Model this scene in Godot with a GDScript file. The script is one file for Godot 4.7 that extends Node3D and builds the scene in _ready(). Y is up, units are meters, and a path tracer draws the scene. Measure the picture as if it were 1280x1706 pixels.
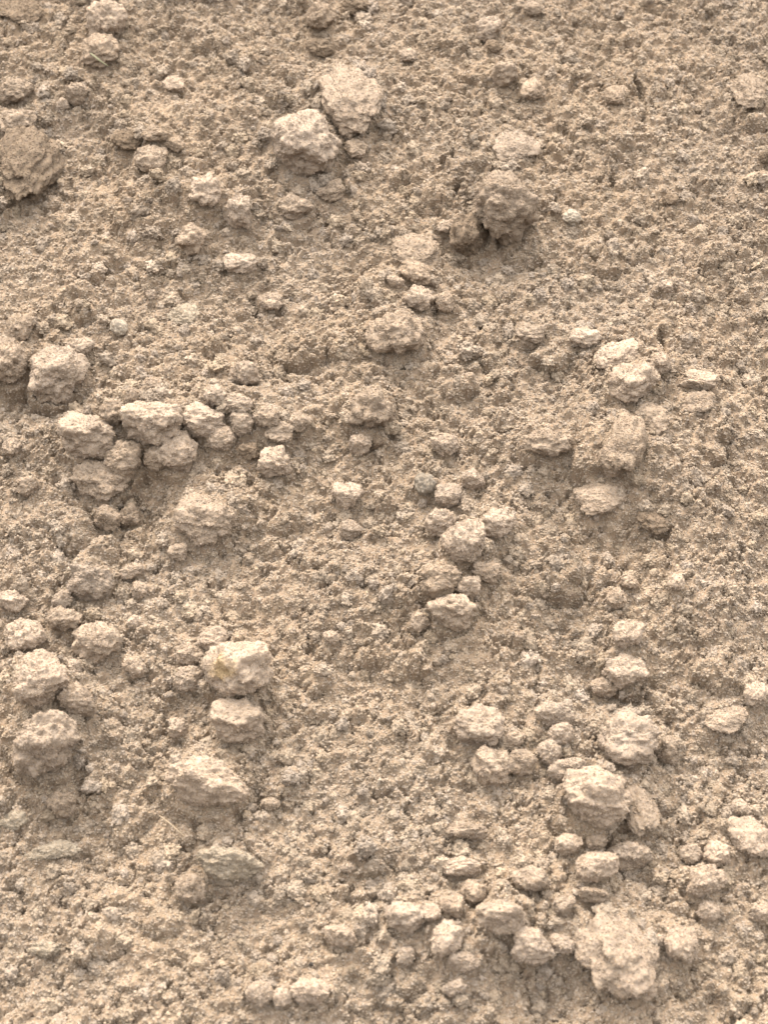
extends Node3D
# A close view of a sandy slope of loose dug soil, strewn with clods. Everything is laid out in the slope's own frame
# (x across, y off the slope, z down the slope) and turned by SLOPE to the tilt of the heap.

const TILT := 36.0
const CELL := 0.0022
const X0 := -0.66
const X1 := 0.66
const Z0 := -1.02
const Z1 := 0.76

var SLOPE := Basis(Vector3(1, 0, 0), deg_to_rad(TILT))
var rng := RandomNumberGenerator.new()
var xs := PackedFloat32Array()
var zs := PackedFloat32Array()
var hs := PackedFloat32Array()
var nx := 0
var nz := 0
var spheres := {}
var soil: StandardMaterial3D
var n_big: FastNoiseLite
var n_mid: FastNoiseLite
var n_fine: FastNoiseLite
var c_14: FastNoiseLite
var c_8: FastNoiseLite
var c_4: FastNoiseLite
var c_seam: FastNoiseLite
var clod_count := 0

func _ready() -> void:
	rng.seed = 4711
	# camera
	var cam := Camera3D.new()
	cam.name = "camera"
	cam.fov = 34.0
	cam.near = 0.05
	cam.far = 60.0
	var lens := CameraAttributesPhysical.new()
	lens.frustum_focal_length = 50.0
	lens.frustum_focus_distance = 2.0
	lens.exposure_aperture = 4.8
	cam.attributes = lens
	cam.keep_aspect = Camera3D.KEEP_HEIGHT
	var eye := SLOPE * Vector3(0, 1.96 * sin(deg_to_rad(60.0)), 1.96 * cos(deg_to_rad(60.0)))
	cam.transform = Transform3D(Basis.looking_at(-eye, Vector3.UP), eye)
	add_child(cam)
	cam.fov = 34.0
	# an overcast sky and its weak, very soft sun
	var env := Environment.new()
	env.background_mode = Environment.BG_SKY
	var sky := Sky.new()
	var pm := ProceduralSkyMaterial.new()
	pm.sky_top_color = Color(0.97, 0.97, 0.97)
	pm.sky_horizon_color = Color(0.33, 0.335, 0.34)
	pm.sky_curve = 0.30
	pm.ground_bottom_color = Color(0.17, 0.15, 0.125)
	pm.ground_horizon_color = Color(0.22, 0.20, 0.175)
	pm.sun_angle_max = 30.0
	sky.sky_material = pm
	env.sky = sky
	env.background_energy_multiplier = 0.55
	env.tonemap_mode = Environment.TONE_MAPPER_LINEAR
	env.tonemap_exposure = 11.9
	env.sdfgi_enabled = true
	env.ssao_enabled = true
	env.ssil_enabled = true
	var we := WorldEnvironment.new()
	we.name = "sky"
	we.environment = env
	add_child(we)
	var sun := DirectionalLight3D.new()
	sun.name = "sun"
	sun.light_energy = 0.36
	sun.light_color = Color(1.0, 0.97, 0.93)
	sun.light_angular_distance = 34.0
	sun.shadow_enabled = true
	sun.look_at_from_position(Vector3(-0.30, 1.5, -0.42), Vector3.ZERO, Vector3.UP)
	add_child(sun)
	noises()
	soil = soil_material()
	var t0 := Time.get_ticks_msec()
	clods()
	make_ground()
	print("ground ", Time.get_ticks_msec() - t0)
	loose_soil()
	print("loose ", Time.get_ticks_msec() - t0)
	for c in noted:
		build_clod(c[0], c[1], c[2], c[3], c[4], c[5])
	print("clods ", Time.get_ticks_msec() - t0)
	small_things()

func noise(kind: int, wavelength: float, octaves := 1, s := 1) -> FastNoiseLite:
	var n := FastNoiseLite.new()
	n.noise_type = kind
	n.frequency = 1.0 / wavelength
	n.seed = s
	n.fractal_type = FastNoiseLite.FRACTAL_FBM if octaves > 1 else FastNoiseLite.FRACTAL_NONE
	n.fractal_octaves = octaves
	if kind == FastNoiseLite.TYPE_CELLULAR:
		n.cellular_return_type = FastNoiseLite.RETURN_DISTANCE
		n.cellular_jitter = 1.0
	return n

func noises() -> void:   # all in millimetres
	n_big = noise(FastNoiseLite.TYPE_SIMPLEX_SMOOTH, 90.0, 3, 3)
	n_mid = noise(FastNoiseLite.TYPE_SIMPLEX, 26.0, 3, 5)
	n_fine = noise(FastNoiseLite.TYPE_SIMPLEX, 6.0, 2, 7)
	c_14 = noise(FastNoiseLite.TYPE_CELLULAR, 17.0, 1, 11)
	c_8 = noise(FastNoiseLite.TYPE_CELLULAR, 9.0, 1, 13)
	c_seam = noise(FastNoiseLite.TYPE_CELLULAR, 21.0, 1, 23)
	c_seam.cellular_return_type = FastNoiseLite.RETURN_DISTANCE2_SUB
	c_4 = noise(FastNoiseLite.TYPE_CELLULAR, 4.6, 1, 17)

func soil_material() -> StandardMaterial3D:
	var m := StandardMaterial3D.new()
	m.resource_name = "sandy_soil"
	m.vertex_color_use_as_albedo = true
	m.roughness = 0.95
	m.metallic_specular = 0.15
	# mineral speckle: pale quartz, ochre and dark specks
	var side := 512
	var im := Image.create(side, side, false, Image.FORMAT_RGB8)
	im.fill(Color(0.93, 0.93, 0.93))
	var r := RandomNumberGenerator.new()
	r.seed = 99
	for i in 60000:
		var k := r.randf()
		var v := 0.80 + 0.2 * r.randf()
		var c := Color(v, v, v)
		if k < 0.10:
			c = Color(v * 0.80, v * 0.74, v * 0.68)
		elif k < 0.25:
			c = Color(v, v * 0.93, v * 0.84)
		elif k < 0.27:
			c = Color(0.5, 0.46, 0.43)
		im.fill_rect(Rect2i(r.randi() % side, r.randi() % side, 1 + r.randi() % 4, 1 + r.randi() % 4), c)
	m.albedo_texture = ImageTexture.create_from_image(im)
	m.uv1_triplanar = true
	m.uv1_world_triplanar = true
	m.uv1_scale = Vector3.ONE / 0.13
	return m

# ---------------------------------------------------------------- the ground

func axis(a: float, b: float, reach: float) -> PackedFloat32Array:
	var before := []
	var p := a
	var step := CELL
	while p > a - reach:
		step *= 1.06
		p -= step
		before.append(p)
	before.reverse()
	var out := PackedFloat32Array(before)
	p = a
	while p < b:
		out.append(p)
		p += CELL
	step = CELL
	out.append(p)
	while p < b + reach:
		step *= 1.06
		p += step
		out.append(p)
	return out

var heaps: Array[Vector3] = []

func heap(x: float, z: float, r: float) -> void:
	heaps.append(Vector3(x, z, r))

func clumping(x: float, z: float) -> float:   # how much the soil clots together here, 0 to 1
	var w := 0.22 + 0.5 * maxf(0.0, n_big.get_noise_2d(x * 700.0 + 300.0, z * 700.0))
	for p in heaps:
		var d := Vector2(x - p.x, z - p.y).length_squared() / (p.z * p.z)
		if d < 5.0:
			w = maxf(w, exp(-d * 0.8))
	return w

func swell(x: float, z: float, sx: float, sz: float, amount: float) -> void:
	for j in range(zs.bsearch(z - 3.3 * sz), mini(zs.bsearch(z + 3.3 * sz), nz)):
		var e := (zs[j] - z) / sz
		var ez := amount * exp(-e * e * 0.5)
		for i in range(xs.bsearch(x - 3.3 * sx), mini(xs.bsearch(x + 3.3 * sx), nx)):
			var f := (xs[i] - x) / sx
			hs[j * nx + i] += ez * exp(-f * f * 0.5)

func lump(x: float, z: float, r: float, high: float, stretch: float, turn: float) -> void:
	# a rounded, uneven bump with a steep rim, joined to the soil
	var reach := r * 1.5 * maxf(stretch, 1.0)
	var i0 := xs.bsearch(x - reach)
	var i1 := mini(xs.bsearch(x + reach), nx)
	var j0 := zs.bsearch(z - reach)
	var j1 := mini(zs.bsearch(z + reach), nz)
	if i1 - i0 < 2 or j1 - j0 < 2:
		return
	var base := height_at(x, z)
	var ct := cos(turn)
	var st := sin(turn)
	var ox := x * 3000.0 + turn * 500.0
	for j in range(j0, j1):
		var dz := zs[j] - z
		for i in range(i0, i1):
			var dx := xs[i] - x
			var u := (dx * ct + dz * st) / (r * stretch)
			var v := (dz * ct - dx * st) / r
			var e := u * u + v * v
			if e > 2.2:
				continue
			e *= 1.0 + 0.55 * n_mid.get_noise_3d(dx * 1000.0 * 0.013 / r + ox, dz * 1000.0 * 0.013 / r, ox)
			var k := j * nx + i
			if e >= 1.0:
				if e < 1.75 and dz > 0.0 and r > 0.0045:   # the dark slit that soil leaves as it slumps from under a lump
					hs[k] -= high * 0.62 * (1.0 - absf(e - 1.3) / 0.45) * (dz / (r + dz)) if absf(e - 1.3) < 0.45 else 0.0
				continue
			var top := base + high * (sqrt(1.0 - e) - 0.25)
			if top > hs[k]:
				hs[k] = top

func height_at(x: float, z: float) -> float:
	var i := clampi(xs.bsearch(x), 1, nx - 1)
	var j := clampi(zs.bsearch(z), 1, nz - 1)
	var fx := clampf((x - xs[i - 1]) / (xs[i] - xs[i - 1]), 0.0, 1.0)
	var fz := clampf((z - zs[j - 1]) / (zs[j] - zs[j - 1]), 0.0, 1.0)
	var k := j * nx + i
	return lerpf(lerpf(hs[k - nx - 1], hs[k - nx], fx), lerpf(hs[k - 1], hs[k], fx), fz)

func tone(x: float, z: float) -> Color:   # linear soil colour, in millimetres: paler and browner, warmer and greyer patches
	var a := n_big.get_noise_2d(x * 0.6 + 900.0, z * 0.6)
	var b := n_mid.get_noise_2d(x * 0.8, z * 0.8 + 700.0)
	var d := 1.0 + 0.16 * a + 0.12 * b
	var g := n_big.get_noise_2d(x * 0.35, z * 0.35 - 2000.0)
	return Color(0.238 * d * (1.0 + 0.02 * g), 0.193 * d, 0.152 * d * (1.0 - 0.03 * g))

func make_ground() -> void:
	xs = axis(X0, X1, 5.0)
	zs = axis(Z0, Z1, 5.0)
	nx = xs.size()
	nz = zs.size()
	hs.resize(nx * nz)
	# the broad shape of the slope
	for j in nz:
		var z := zs[j]
		for i in nx:
			var x := xs[i]
			hs[j * nx + i] = 0.004 * sin(7.3 * x + 3.1 * z + 0.4) + 0.0035 * sin(-4.2 * x + 9.7 * z + 1.9) + 0.0025 * sin(13.1 * x - 6.0 * z + 2.7) + 0.002 * sin(5.1 * x + 16.5 * z + 5.2) + 0.0022 * sin(31.0 * x + 17.0 * z + 1.1) + 0.0022 * sin(-22.0 * x + 34.0 * z + 3.7) + 0.0018 * sin(43.0 * x - 15.0 * z + 0.3) + 0.0016 * sin(9.0 * x + 52.0 * z + 4.4)
	swell(-0.225, -0.128, 0.138, 0.040, 0.0280)   # rise
	swell(-0.279, -0.015, 0.049, 0.029, -0.0351)   # hollow
	swell(-0.424, -0.159, 0.055, 0.023, -0.0297)   # hollow
	swell(-0.473, -0.476, 0.055, 0.038, -0.0216)   # hollow
	swell(0.146, -0.366, 0.038, 0.017, -0.0108)   # hollow
	swell(-0.320, 0.198, 0.040, 0.028, -0.0162)   # hollow
	swell(-0.374, 0.263, 0.072, 0.072, 0.0240)   # rise
	swell(-0.224, 0.245, 0.036, 0.032, -0.0122)   # hollow
	swell(-0.053, 0.220, 0.093, 0.048, -0.0108)   # hollow
	swell(0.298, -0.137, 0.095, 0.097, 0.0400)   # rise
	swell(0.200, -0.069, 0.057, 0.043, 0.0180)   # rise
	swell(0.311, -0.019, 0.049, 0.043, 0.0180)   # rise
	swell(0.235, -0.181, 0.037, 0.045, -0.0135)   # hollow
	swell(0.233, 0.405, 0.038, 0.017, -0.0189)   # hollow
	swell(0.157, 0.549, 0.042, 0.022, -0.0243)   # hollow
	swell(0.123, 0.500, 0.098, 0.037, 0.0240)   # rise
	swell(0.230, 0.359, 0.057, 0.047, 0.0200)   # rise
	swell(-0.342, 0.385, 0.070, 0.026, -0.0162)   # hollow
	swell(-0.159, -0.290, 0.060, 0.031, -0.0135)   # hollow
	swell(-0.081, -0.623, 0.090, 0.059, 0.0280)   # rise
	swell(0.000, -0.253, 0.060, 0.064, 0.0240)   # rise
	swell(0.097, 0.061, 0.062, 0.059, 0.0200)   # rise
	swell(0.262, 0.227, 0.026, 0.014, -0.0216)   # hollow
	swell(-0.159, 0.234, 0.053, 0.048, 0.0160)   # rise
	swell(-0.204, -0.002, 0.056, 0.034, 0.0280)   # rise
	swell(-0.132, 0.038, 0.063, 0.024, -0.0108)   # hollow
	swell(0.251, 0.038, 0.063, 0.034, -0.0108)   # hollow
	swell(-0.260, -0.466, 0.087, 0.038, 0.0200)   # rise
	swell(-0.326, -0.517, 0.064, 0.023, -0.0108)   # hollow
	swell(-0.464, -0.586, 0.032, 0.016, -0.0216)   # hollow
	swell(0.047, -0.476, 0.095, 0.048, 0.0160)   # rise
	swell(0.371, 0.085, 0.048, 0.075, 0.0200)   # rise
	swell(0.185, -0.386, 0.046, 0.028, -0.0108)   # hollow
	swell(-0.027, 0.116, 0.089, 0.050, 0.0120)   # rise
	swell(0.407, -0.128, 0.044, 0.044, 0.0120)   # rise
	swell(-0.244, -0.466, 0.035, 0.035, 0.0132)   # rise
	swell(-0.110, -0.476, 0.028, 0.028, 0.0076)   # rise
	swell(-0.067, -0.770, 0.034, 0.034, 0.0084)   # rise
	swell(-0.033, -0.678, 0.037, 0.037, 0.0084)   # rise
	swell(-0.442, -0.645, 0.033, 0.033, 0.0108)   # rise
	swell(-0.314, -0.569, 0.024, 0.024, 0.0124)   # rise
	swell(0.151, -0.746, 0.025, 0.025, 0.0092)   # rise
	swell(0.168, -0.548, 0.028, 0.028, 0.0076)   # rise
	swell(0.046, -0.366, 0.031, 0.031, 0.0100)   # rise
	swell(0.030, -0.290, 0.026, 0.026, 0.0084)   # rise
	swell(0.195, -0.253, 0.022, 0.022, 0.0108)   # rise
	swell(0.302, -0.181, 0.029, 0.029, 0.0108)   # rise
	swell(0.202, -0.094, 0.029, 0.029, 0.0060)   # rise
	swell(0.313, -0.043, 0.028, 0.028, 0.0124)   # rise
	swell(-0.282, -0.111, 0.029, 0.029, 0.0060)   # rise
	swell(-0.196, -0.128, 0.029, 0.029, 0.0124)   # rise
	swell(-0.130, -0.111, 0.022, 0.022, 0.0116)   # rise
	swell(-0.218, 0.006, 0.032, 0.032, 0.0092)   # rise
	swell(-0.015, -0.128, 0.020, 0.020, 0.0132)   # rise
	swell(0.042, -0.019, 0.025, 0.025, 0.0092)   # rise
	swell(0.097, 0.054, 0.024, 0.024, 0.0116)   # rise
	swell(0.082, 0.116, 0.022, 0.022, 0.0100)   # rise
	swell(-0.335, 0.108, 0.024, 0.024, 0.0100)   # rise
	swell(-0.372, 0.213, 0.030, 0.030, 0.0092)   # rise
	swell(-0.275, 0.183, 0.027, 0.027, 0.0108)   # rise
	swell(-0.159, 0.227, 0.026, 0.026, 0.0116)   # rise
	swell(-0.187, 0.332, 0.026, 0.026, 0.0068)   # rise
	swell(-0.169, 0.431, 0.022, 0.022, 0.0068)   # rise
	swell(-0.343, 0.379, 0.025, 0.025, 0.0124)   # rise
	swell(-0.097, 0.549, 0.024, 0.024, 0.0116)   # rise
	swell(0.117, 0.298, 0.021, 0.021, 0.0068)   # rise
	swell(0.183, 0.277, 0.020, 0.020, 0.0084)   # rise
	swell(0.251, 0.332, 0.029, 0.029, 0.0132)   # rise
	swell(0.214, 0.418, 0.028, 0.028, 0.0116)   # rise
	swell(0.049, 0.482, 0.025, 0.025, 0.0092)   # rise
	swell(0.123, 0.482, 0.025, 0.025, 0.0124)   # rise
	swell(0.238, 0.513, 0.034, 0.034, 0.0124)   # rise
	swell(0.344, 0.437, 0.022, 0.022, 0.0124)   # rise
	swell(0.380, 0.392, 0.019, 0.019, 0.0132)   # rise
	swell(0.275, 0.183, 0.020, 0.020, 0.0092)   # rise
	swell(0.367, 0.263, 0.023, 0.023, 0.0132)   # rise
	swell(0.007, 0.256, 0.016, 0.016, 0.0060)   # rise
	swell(-0.322, 0.014, 0.021, 0.021, 0.0124)   # rise
	swell(0.493, -0.656, 0.025, 0.025, 0.0076)   # rise
	swell(0.336, -0.645, 0.020, 0.020, 0.0068)   # rise
	swell(-0.454, -0.226, 0.030, 0.030, 0.0092)   # rise
	swell(0.049, -0.612, 0.024, 0.024, 0.0132)   # rise
	swell(-0.479, -0.527, 0.032, 0.032, 0.0092)   # rise
	swell(0.263, -0.805, 0.025, 0.025, 0.0060)   # rise
	var broad := hs.duplicate()
	var mean_rise := 0.0
	var mean_count := 0.0
	# lumps grown together with the soil, large to small
#@HEAPS
	for i in 1500:
		scatter_lump(0.014, 0.030, 0.85)
	for i in 3600:
		scatter_lump(0.007, 0.015, 1.05)
	for i in 7000:
		scatter_lump(0.0045, 0.008, 1.1)
	# soil banked up against each clod
	for c in noted:
		var m: float = 0.001 * (c[3].x + c[3].z) * 0.5
		var h := height_at(c[0] * 0.001, c[2] * 0.001)
		var kind: String = c[4][0]
		var share := 0.6 if kind in ["e", "m"] else 0.5 if kind == "c" else 0.32
		if kind == "e":
			swell(c[0] * 0.001, c[2] * 0.001, c[3].x * 0.00085, c[3].z * 0.00085, c[3].y * 0.00035)
		elif m > 0.008 and kind != "h":
			lump(c[0] * 0.001 + m * rng.randf_range(-0.3, 0.3), c[2] * 0.001 - m * 0.35, m * 1.25, (c[1] * 0.001 - h + c[3].y * 0.001) * share * 1.33, 1.05, rng.randf() * PI)
	# cracks
	for c in [[Vector3(0.3468, 0.0025, -0.6872), Vector3(0.3512, 0.0078, -0.6051)], [Vector3(0.0879, 0.0138, -0.5569), Vector3(0.0761, 0.0107, -0.5178)], [Vector3(0.3056, 0.0039, -0.5239), Vector3(0.2947, 0.0083, -0.4869)], [Vector3(0.1011, 0.0117, -0.5015), Vector3(0.0903, 0.0094, -0.4758)], [Vector3(-0.3164, -0.0253, -0.0270), Vector3(-0.3095, -0.0136, 0.0222)],
			[Vector3(0.2492, 0.0059, -0.6015), Vector3(0.2369, 0.0040, -0.5786)], [Vector3(0.3071, 0.0168, 0.0431), Vector3(0.3303, 0.0283, 0.0346)], [Vector3(0.3384, 0.0266, -0.2446), Vector3(0.3400, 0.0355, -0.2093)], [Vector3(0.2653, -0.0002, -0.7011), Vector3(0.2503, 0.0045, -0.6630)]]:
		crack(c[0], c[1])
	# crumb and grain relief
	var verts := PackedVector3Array()
	var cols := PackedColorArray()
	var norms := PackedVector3Array()
	verts.resize(nx * nz)
	cols.resize(nx * nz)
	norms.resize(nx * nz)
	for j in nz:
		var z := zs[j] * 1000.0
		for i in nx:
			var x := xs[i] * 1000.0
			var k := j * nx + i
			var near := absf(x) < 900.0 and absf(z) < 1300.0
			var h := hs[k] + 0.0070 * n_mid.get_noise_2d(x, z)
			if near:
				var rough := 0.6 + 0.9 * n_big.get_noise_2d(x + 500.0, z)
				var wx := x + 4.0 * n_fine.get_noise_2d(x * 0.5, z * 0.5)
				var patch := clampf(0.55 + 1.5 * n_big.get_noise_2d(x * 1.4 - 800.0, z * 1.4 + 400.0), 0.1, 1.2)   # dusty to crumbly
				h -= 0.0038 * rough * c_14.get_noise_2d(wx, z) + (0.0012 + 0.0028 * patch) * c_8.get_noise_2d(wx, z) + (0.0008 + 0.0014 * patch) * c_4.get_noise_2d(wx, z)
				h += 0.0012 * n_fine.get_noise_2d(x, z) - 0.007
				var seam := c_seam.get_noise_2d(wx + 5.0 * n_mid.get_noise_2d(z, x), z + 6.0 * n_fine.get_noise_2d(z * 0.4, x * 0.4)) + 1.0
				if seam < 0.17:   # gaps between clotted crumbs
					h -= 0.0105 * (1.0 - seam / 0.17) * clampf(patch * 1.6 - 0.6 + 1.4 * n_mid.get_noise_2d(x * 0.9 + 300.0, z * 0.9), 0.0, 1.0)
			if absf(x) < 500.0 and absf(z) < 700.0:
				mean_rise += h - broad[k]
				mean_count += 1.0
			hs[k] = h
			var t := tone(x, z)
			var bare := maxf(smoothstep(-0.03, 0.03, absf(xs[i]) - (0.61 - 0.14 * zs[j])), maxf(smoothstep(Z1 - 0.03, Z1 + 0.03, zs[j]), smoothstep(-Z0 - 0.05, -Z0 + 0.01, -zs[j])))
			cols[k] = Color(t.r * lerpf(0.84, 0.97, bare), t.g * lerpf(0.78, 0.96, bare), t.b * lerpf(0.715, 0.96, bare))   # a browner matrix under the pale grains
	for c in noted:
		settle(c[0], c[1], c[2], c[3], c[4][0])
	for j in nz:
		for i in nx:
			verts[j * nx + i] = Vector3(xs[i], hs[j * nx + i], zs[j])
	for j in nz:
		for i in nx:
			var a := maxi(i - 1, 0)
			var b := mini(i + 1, nx - 1)
			var c := maxi(j - 1, 0)
			var d := mini(j + 1, nz - 1)
			norms[j * nx + i] = Vector3((hs[j * nx + a] - hs[j * nx + b]) / (xs[b] - xs[a]), 1.0, (hs[c * nx + i] - hs[d * nx + i]) / (zs[d] - zs[c])).normalized()
	var idx := PackedInt32Array()
	idx.resize((nx - 1) * (nz - 1) * 6)
	var at := 0
	for j in nz - 1:
		for i in nx - 1:
			var k := j * nx + i
			idx[at] = k
			idx[at + 1] = k + 1
			idx[at + 2] = k + nx
			idx[at + 3] = k + 1
			idx[at + 4] = k + nx + 1
			idx[at + 5] = k + nx
			at += 6
	var mesh := packed(verts, norms, cols, idx)
	var g := MeshInstance3D.new()
	g.name = "ground"
	g.mesh = mesh
	g.basis = SLOPE
	g.set_meta("kind", "structure")
	g.set_meta("label", "slope of loose beige sandy soil, crumbly and cracked")
	add_child(g)
	print("mean rise ", mean_rise / mean_count)
	print("ground triangles ", idx.size() / 3)

func settle(x: float, y: float, z: float, half: Vector3, kind: String) -> void:
	# loose soil never lies higher than a clod's flank, but for what leans on its uphill side
	var reach := Vector2(half.x, half.z) * 1.30 + Vector2(2.5, 2.5)
	var flank := y + half.y * (0.2 if kind == "e" else -0.36 if half.x > 15.0 else -0.22)
	for j in range(zs.bsearch((z - reach.y) * 0.001), mini(zs.bsearch((z + reach.y) * 0.001), nz)):
		for i in range(xs.bsearch((x - reach.x) * 0.001), mini(xs.bsearch((x + reach.x) * 0.001), nx)):
			var k := j * nx + i
			var u := (xs[i] * 1000.0 - x) / reach.x
			var v := (zs[j] * 1000.0 - z) / reach.y
			var e := sqrt(u * u + v * v)
			if e >= 1.0:
				continue
			var most := flank - v * half.y * 0.35
			if half.x > 11.0 and not kind in ["e", "h"] and v > -0.2:
				var ring := (e - 0.73) / 0.09
				most -= minf(6.0, half.y * 0.4) * (1.0 if ring < 0.0 else exp(-ring * ring))
			var over := hs[k] * 1000.0 - most
			if over > 0.0:
				hs[k] = (most + over * (0.15 + 0.85 * smoothstep(0.50 if kind == "h" else 0.74, 1.0, e))) * 0.001

func packed(verts: PackedVector3Array, norms: PackedVector3Array, cols: PackedColorArray, idx: PackedInt32Array) -> ArrayMesh:
	var arrays := []
	arrays.resize(Mesh.ARRAY_MAX)
	arrays[Mesh.ARRAY_VERTEX] = verts
	arrays[Mesh.ARRAY_NORMAL] = norms
	if cols.size():
		arrays[Mesh.ARRAY_COLOR] = cols
	arrays[Mesh.ARRAY_INDEX] = idx
	var mesh := ArrayMesh.new()
	mesh.add_surface_from_arrays(Mesh.PRIMITIVE_TRIANGLES, arrays)
	mesh.surface_set_material(0, soil)
	return mesh

func scatter_lump(small: float, large: float, steep: float) -> void:
	var x := rng.randf_range(X0 - 0.15, X1 + 0.15)
	var z := rng.randf_range(Z0 - 0.15, Z1 + 0.15)
	if clumping(x, z) < rng.randf():
		return
	var r := lerpf(small, large, pow(rng.randf(), 2.0))
	for c in noted:
		var half: Vector3 = c[3]
		if half.x > 11.0 and (Vector2(x * 1000.0 - c[0], z * 1000.0 - c[2]) / Vector2(half.x + r * 700.0, half.z * 1.25 + r * 700.0)).length_squared() < 1.0:
			return
	lump(x, z, r, r * steep * rng.randf_range(0.6, 1.15), rng.randf_range(0.8, 1.5), rng.randf() * PI)

func crack(a: Vector3, b: Vector3) -> void:
	var side := Vector3(b.z - a.z, 0, a.x - b.x).normalized()
	var n := int(a.distance_to(b) / 0.001) + 1
	for s in n + 1:
		var f := float(s) / n
		var p := a.lerp(b, f) + side * 0.006 * n_mid.get_noise_2d(f * 40.0 + a.x * 900.0, a.z * 900.0)
		var wide := 0.0019 * (0.35 + sin(PI * f))
		for j in range(zs.bsearch(p.z - wide), mini(zs.bsearch(p.z + wide) + 1, nz)):
			for i in range(xs.bsearch(p.x - wide), mini(xs.bsearch(p.x + wide) + 1, nx)):
				hs[j * nx + i] = minf(hs[j * nx + i], p.y - 0.011 * (0.3 + sin(PI * f)))

# ---------------------------------------------------------------- geodesic balls, roughened into grains and clods

func sphere(n: int) -> Array:
	if spheres.has(n):
		return spheres[n]
	var g := (1.0 + sqrt(5.0)) / 2.0
	var v := [Vector3(-1, g, 0), Vector3(1, g, 0), Vector3(-1, -g, 0), Vector3(1, -g, 0), Vector3(0, -1, g), Vector3(0, 1, g), Vector3(0, -1, -g), Vector3(0, 1, -g), Vector3(g, 0, -1), Vector3(g, 0, 1), Vector3(-g, 0, -1), Vector3(-g, 0, 1)]
	var faces := ["0 11 5", "0 5 1", "0 1 7", "0 7 10", "0 10 11", "1 5 9", "5 11 4", "11 10 2", "10 7 6", "7 1 8", "3 9 4", "3 4 2", "3 2 6", "3 6 8", "3 8 9", "4 9 5", "2 4 11", "6 2 10", "8 6 7", "9 8 1"]
	var dirs := PackedVector3Array()
	var idx := PackedInt32Array()
	var found := {}
	for f in faces:
		var p: PackedStringArray = f.split(" ")
		var a: Vector3 = v[int(p[0])]
		var b: Vector3 = v[int(p[1])]
		var c: Vector3 = v[int(p[2])]
		var local := PackedInt32Array()
		for i in n + 1:
			for j in n + 1 - i:
				var q := (a * (n - i - j) + b * i + c * j) / n
				var key := Vector3i((q * 10000.0).round())
				if not found.has(key):
					found[key] = dirs.size()
					dirs.append(q.normalized())
				local.append(found[key])
		var row := 0
		for i in n:
			var wide := n + 1 - i
			for j in wide - 1:
				idx.append_array([local[row + j], local[row + j + 1], local[row + wide + j]])
				if j < wide - 2:
					idx.append_array([local[row + j + 1], local[row + wide + j + 1], local[row + wide + j]])
			row += wide
	spheres[n] = [dirs, idx]
	return spheres[n]

func smooth_normals(verts: PackedVector3Array, idx: PackedInt32Array) -> PackedVector3Array:
	var norms := PackedVector3Array()
	norms.resize(verts.size())
	for t in range(0, idx.size(), 3):
		var a := verts[idx[t]]
		var n := (verts[idx[t + 2]] - a).cross(verts[idx[t + 1]] - a)
		norms[idx[t]] += n
		norms[idx[t + 1]] += n
		norms[idx[t + 2]] += n
	for i in norms.size():
		norms[i] = norms[i].normalized()
	return norms

func grain_mesh(n: int, uneven: float, bumps: float, s: int) -> ArrayMesh:
	var ball := sphere(n)
	var dirs: PackedVector3Array = ball[0]
	var verts := PackedVector3Array()
	for d in dirs:
		var r := 1.0 + uneven * n_mid.get_noise_3dv(d * 16.0 + Vector3.ONE * s * 91.0)
		if bumps > 0.0:
			r -= bumps * (c_8.get_noise_3dv(d * 9.0 + Vector3.ONE * s * 57.0) + 0.5) - 0.12 * n_fine.get_noise_3dv(d * 9.0)
		verts.append(d * r)
	return packed(verts, smooth_normals(verts, ball[1]), PackedColorArray(), ball[1])

func crumb_mesh(n: int, uneven: float, bumps: float, s: int, amount: int, small: float, large: float) -> ArrayMesh:
	# a core of soil with the grains that stick to it
	var ball := sphere(n)
	var dirs: PackedVector3Array = ball[0]
	var idx: PackedInt32Array = ball[1].duplicate()
	var verts := PackedVector3Array()
	for d in dirs:
		var r := 1.0 + uneven * n_mid.get_noise_3dv(d * 16.0 + Vector3.ONE * s * 91.0) - bumps * (c_8.get_noise_3dv(d * 9.0 + Vector3.ONE * s * 57.0) + 0.5) + 0.10 * n_fine.get_noise_3dv(d * 9.0)
		verts.append(d * r)
	var r2 := RandomNumberGenerator.new()
	r2.seed = 500 + s
	var bit := sphere(1)
	for i in amount:
		var at := verts[r2.randi() % dirs.size()]
		var size := lerpf(small, large, pow(r2.randf(), 1.8))
		var turned := Basis(Vector3(r2.randf_range(-1, 1), r2.randf_range(-1, 1), r2.randf_range(-1, 1) + 0.01).normalized(), r2.randf() * TAU)
		turned = turned.scaled_local(Vector3(r2.randf_range(0.7, 1.3), r2.randf_range(0.7, 1.2), 1.0) * size)
		at *= 1.0 + size * r2.randf_range(-0.2, 0.5)
		var first := verts.size()
		for d in bit[0]:
			verts.append(at + turned * d)
		for k in bit[1]:
			idx.append(first + k)
	return packed(verts, smooth_normals(verts, idx), PackedColorArray(), idx)

func loose_soil() -> void:
	grain = grain_mesh(2, 0.5, 0.0, 1)
	strew("soil_grains", "fine pale soil grains covering the whole slope", grain, 690000, 0.5, 1.55, 1.9, 0.3, 0.0)
	strew("soil_crumbs", "loose crumbs of beige soil sprinkled between the clods", crumb_mesh(4, 0.6, 0.3, 2, 34, 0.18, 0.42), 15000, 1.3, 3.2, 2.0, 0.3, 0.85)
	strew("soil_lumps", "thumbnail-sized lumps of beige soil lying among the clods", crumb_mesh(10, 0.7, 0.4, 3, 170, 0.09, 0.26), 4200, 2.8, 8.5, 2.0, 0.4, 0.98)

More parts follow.
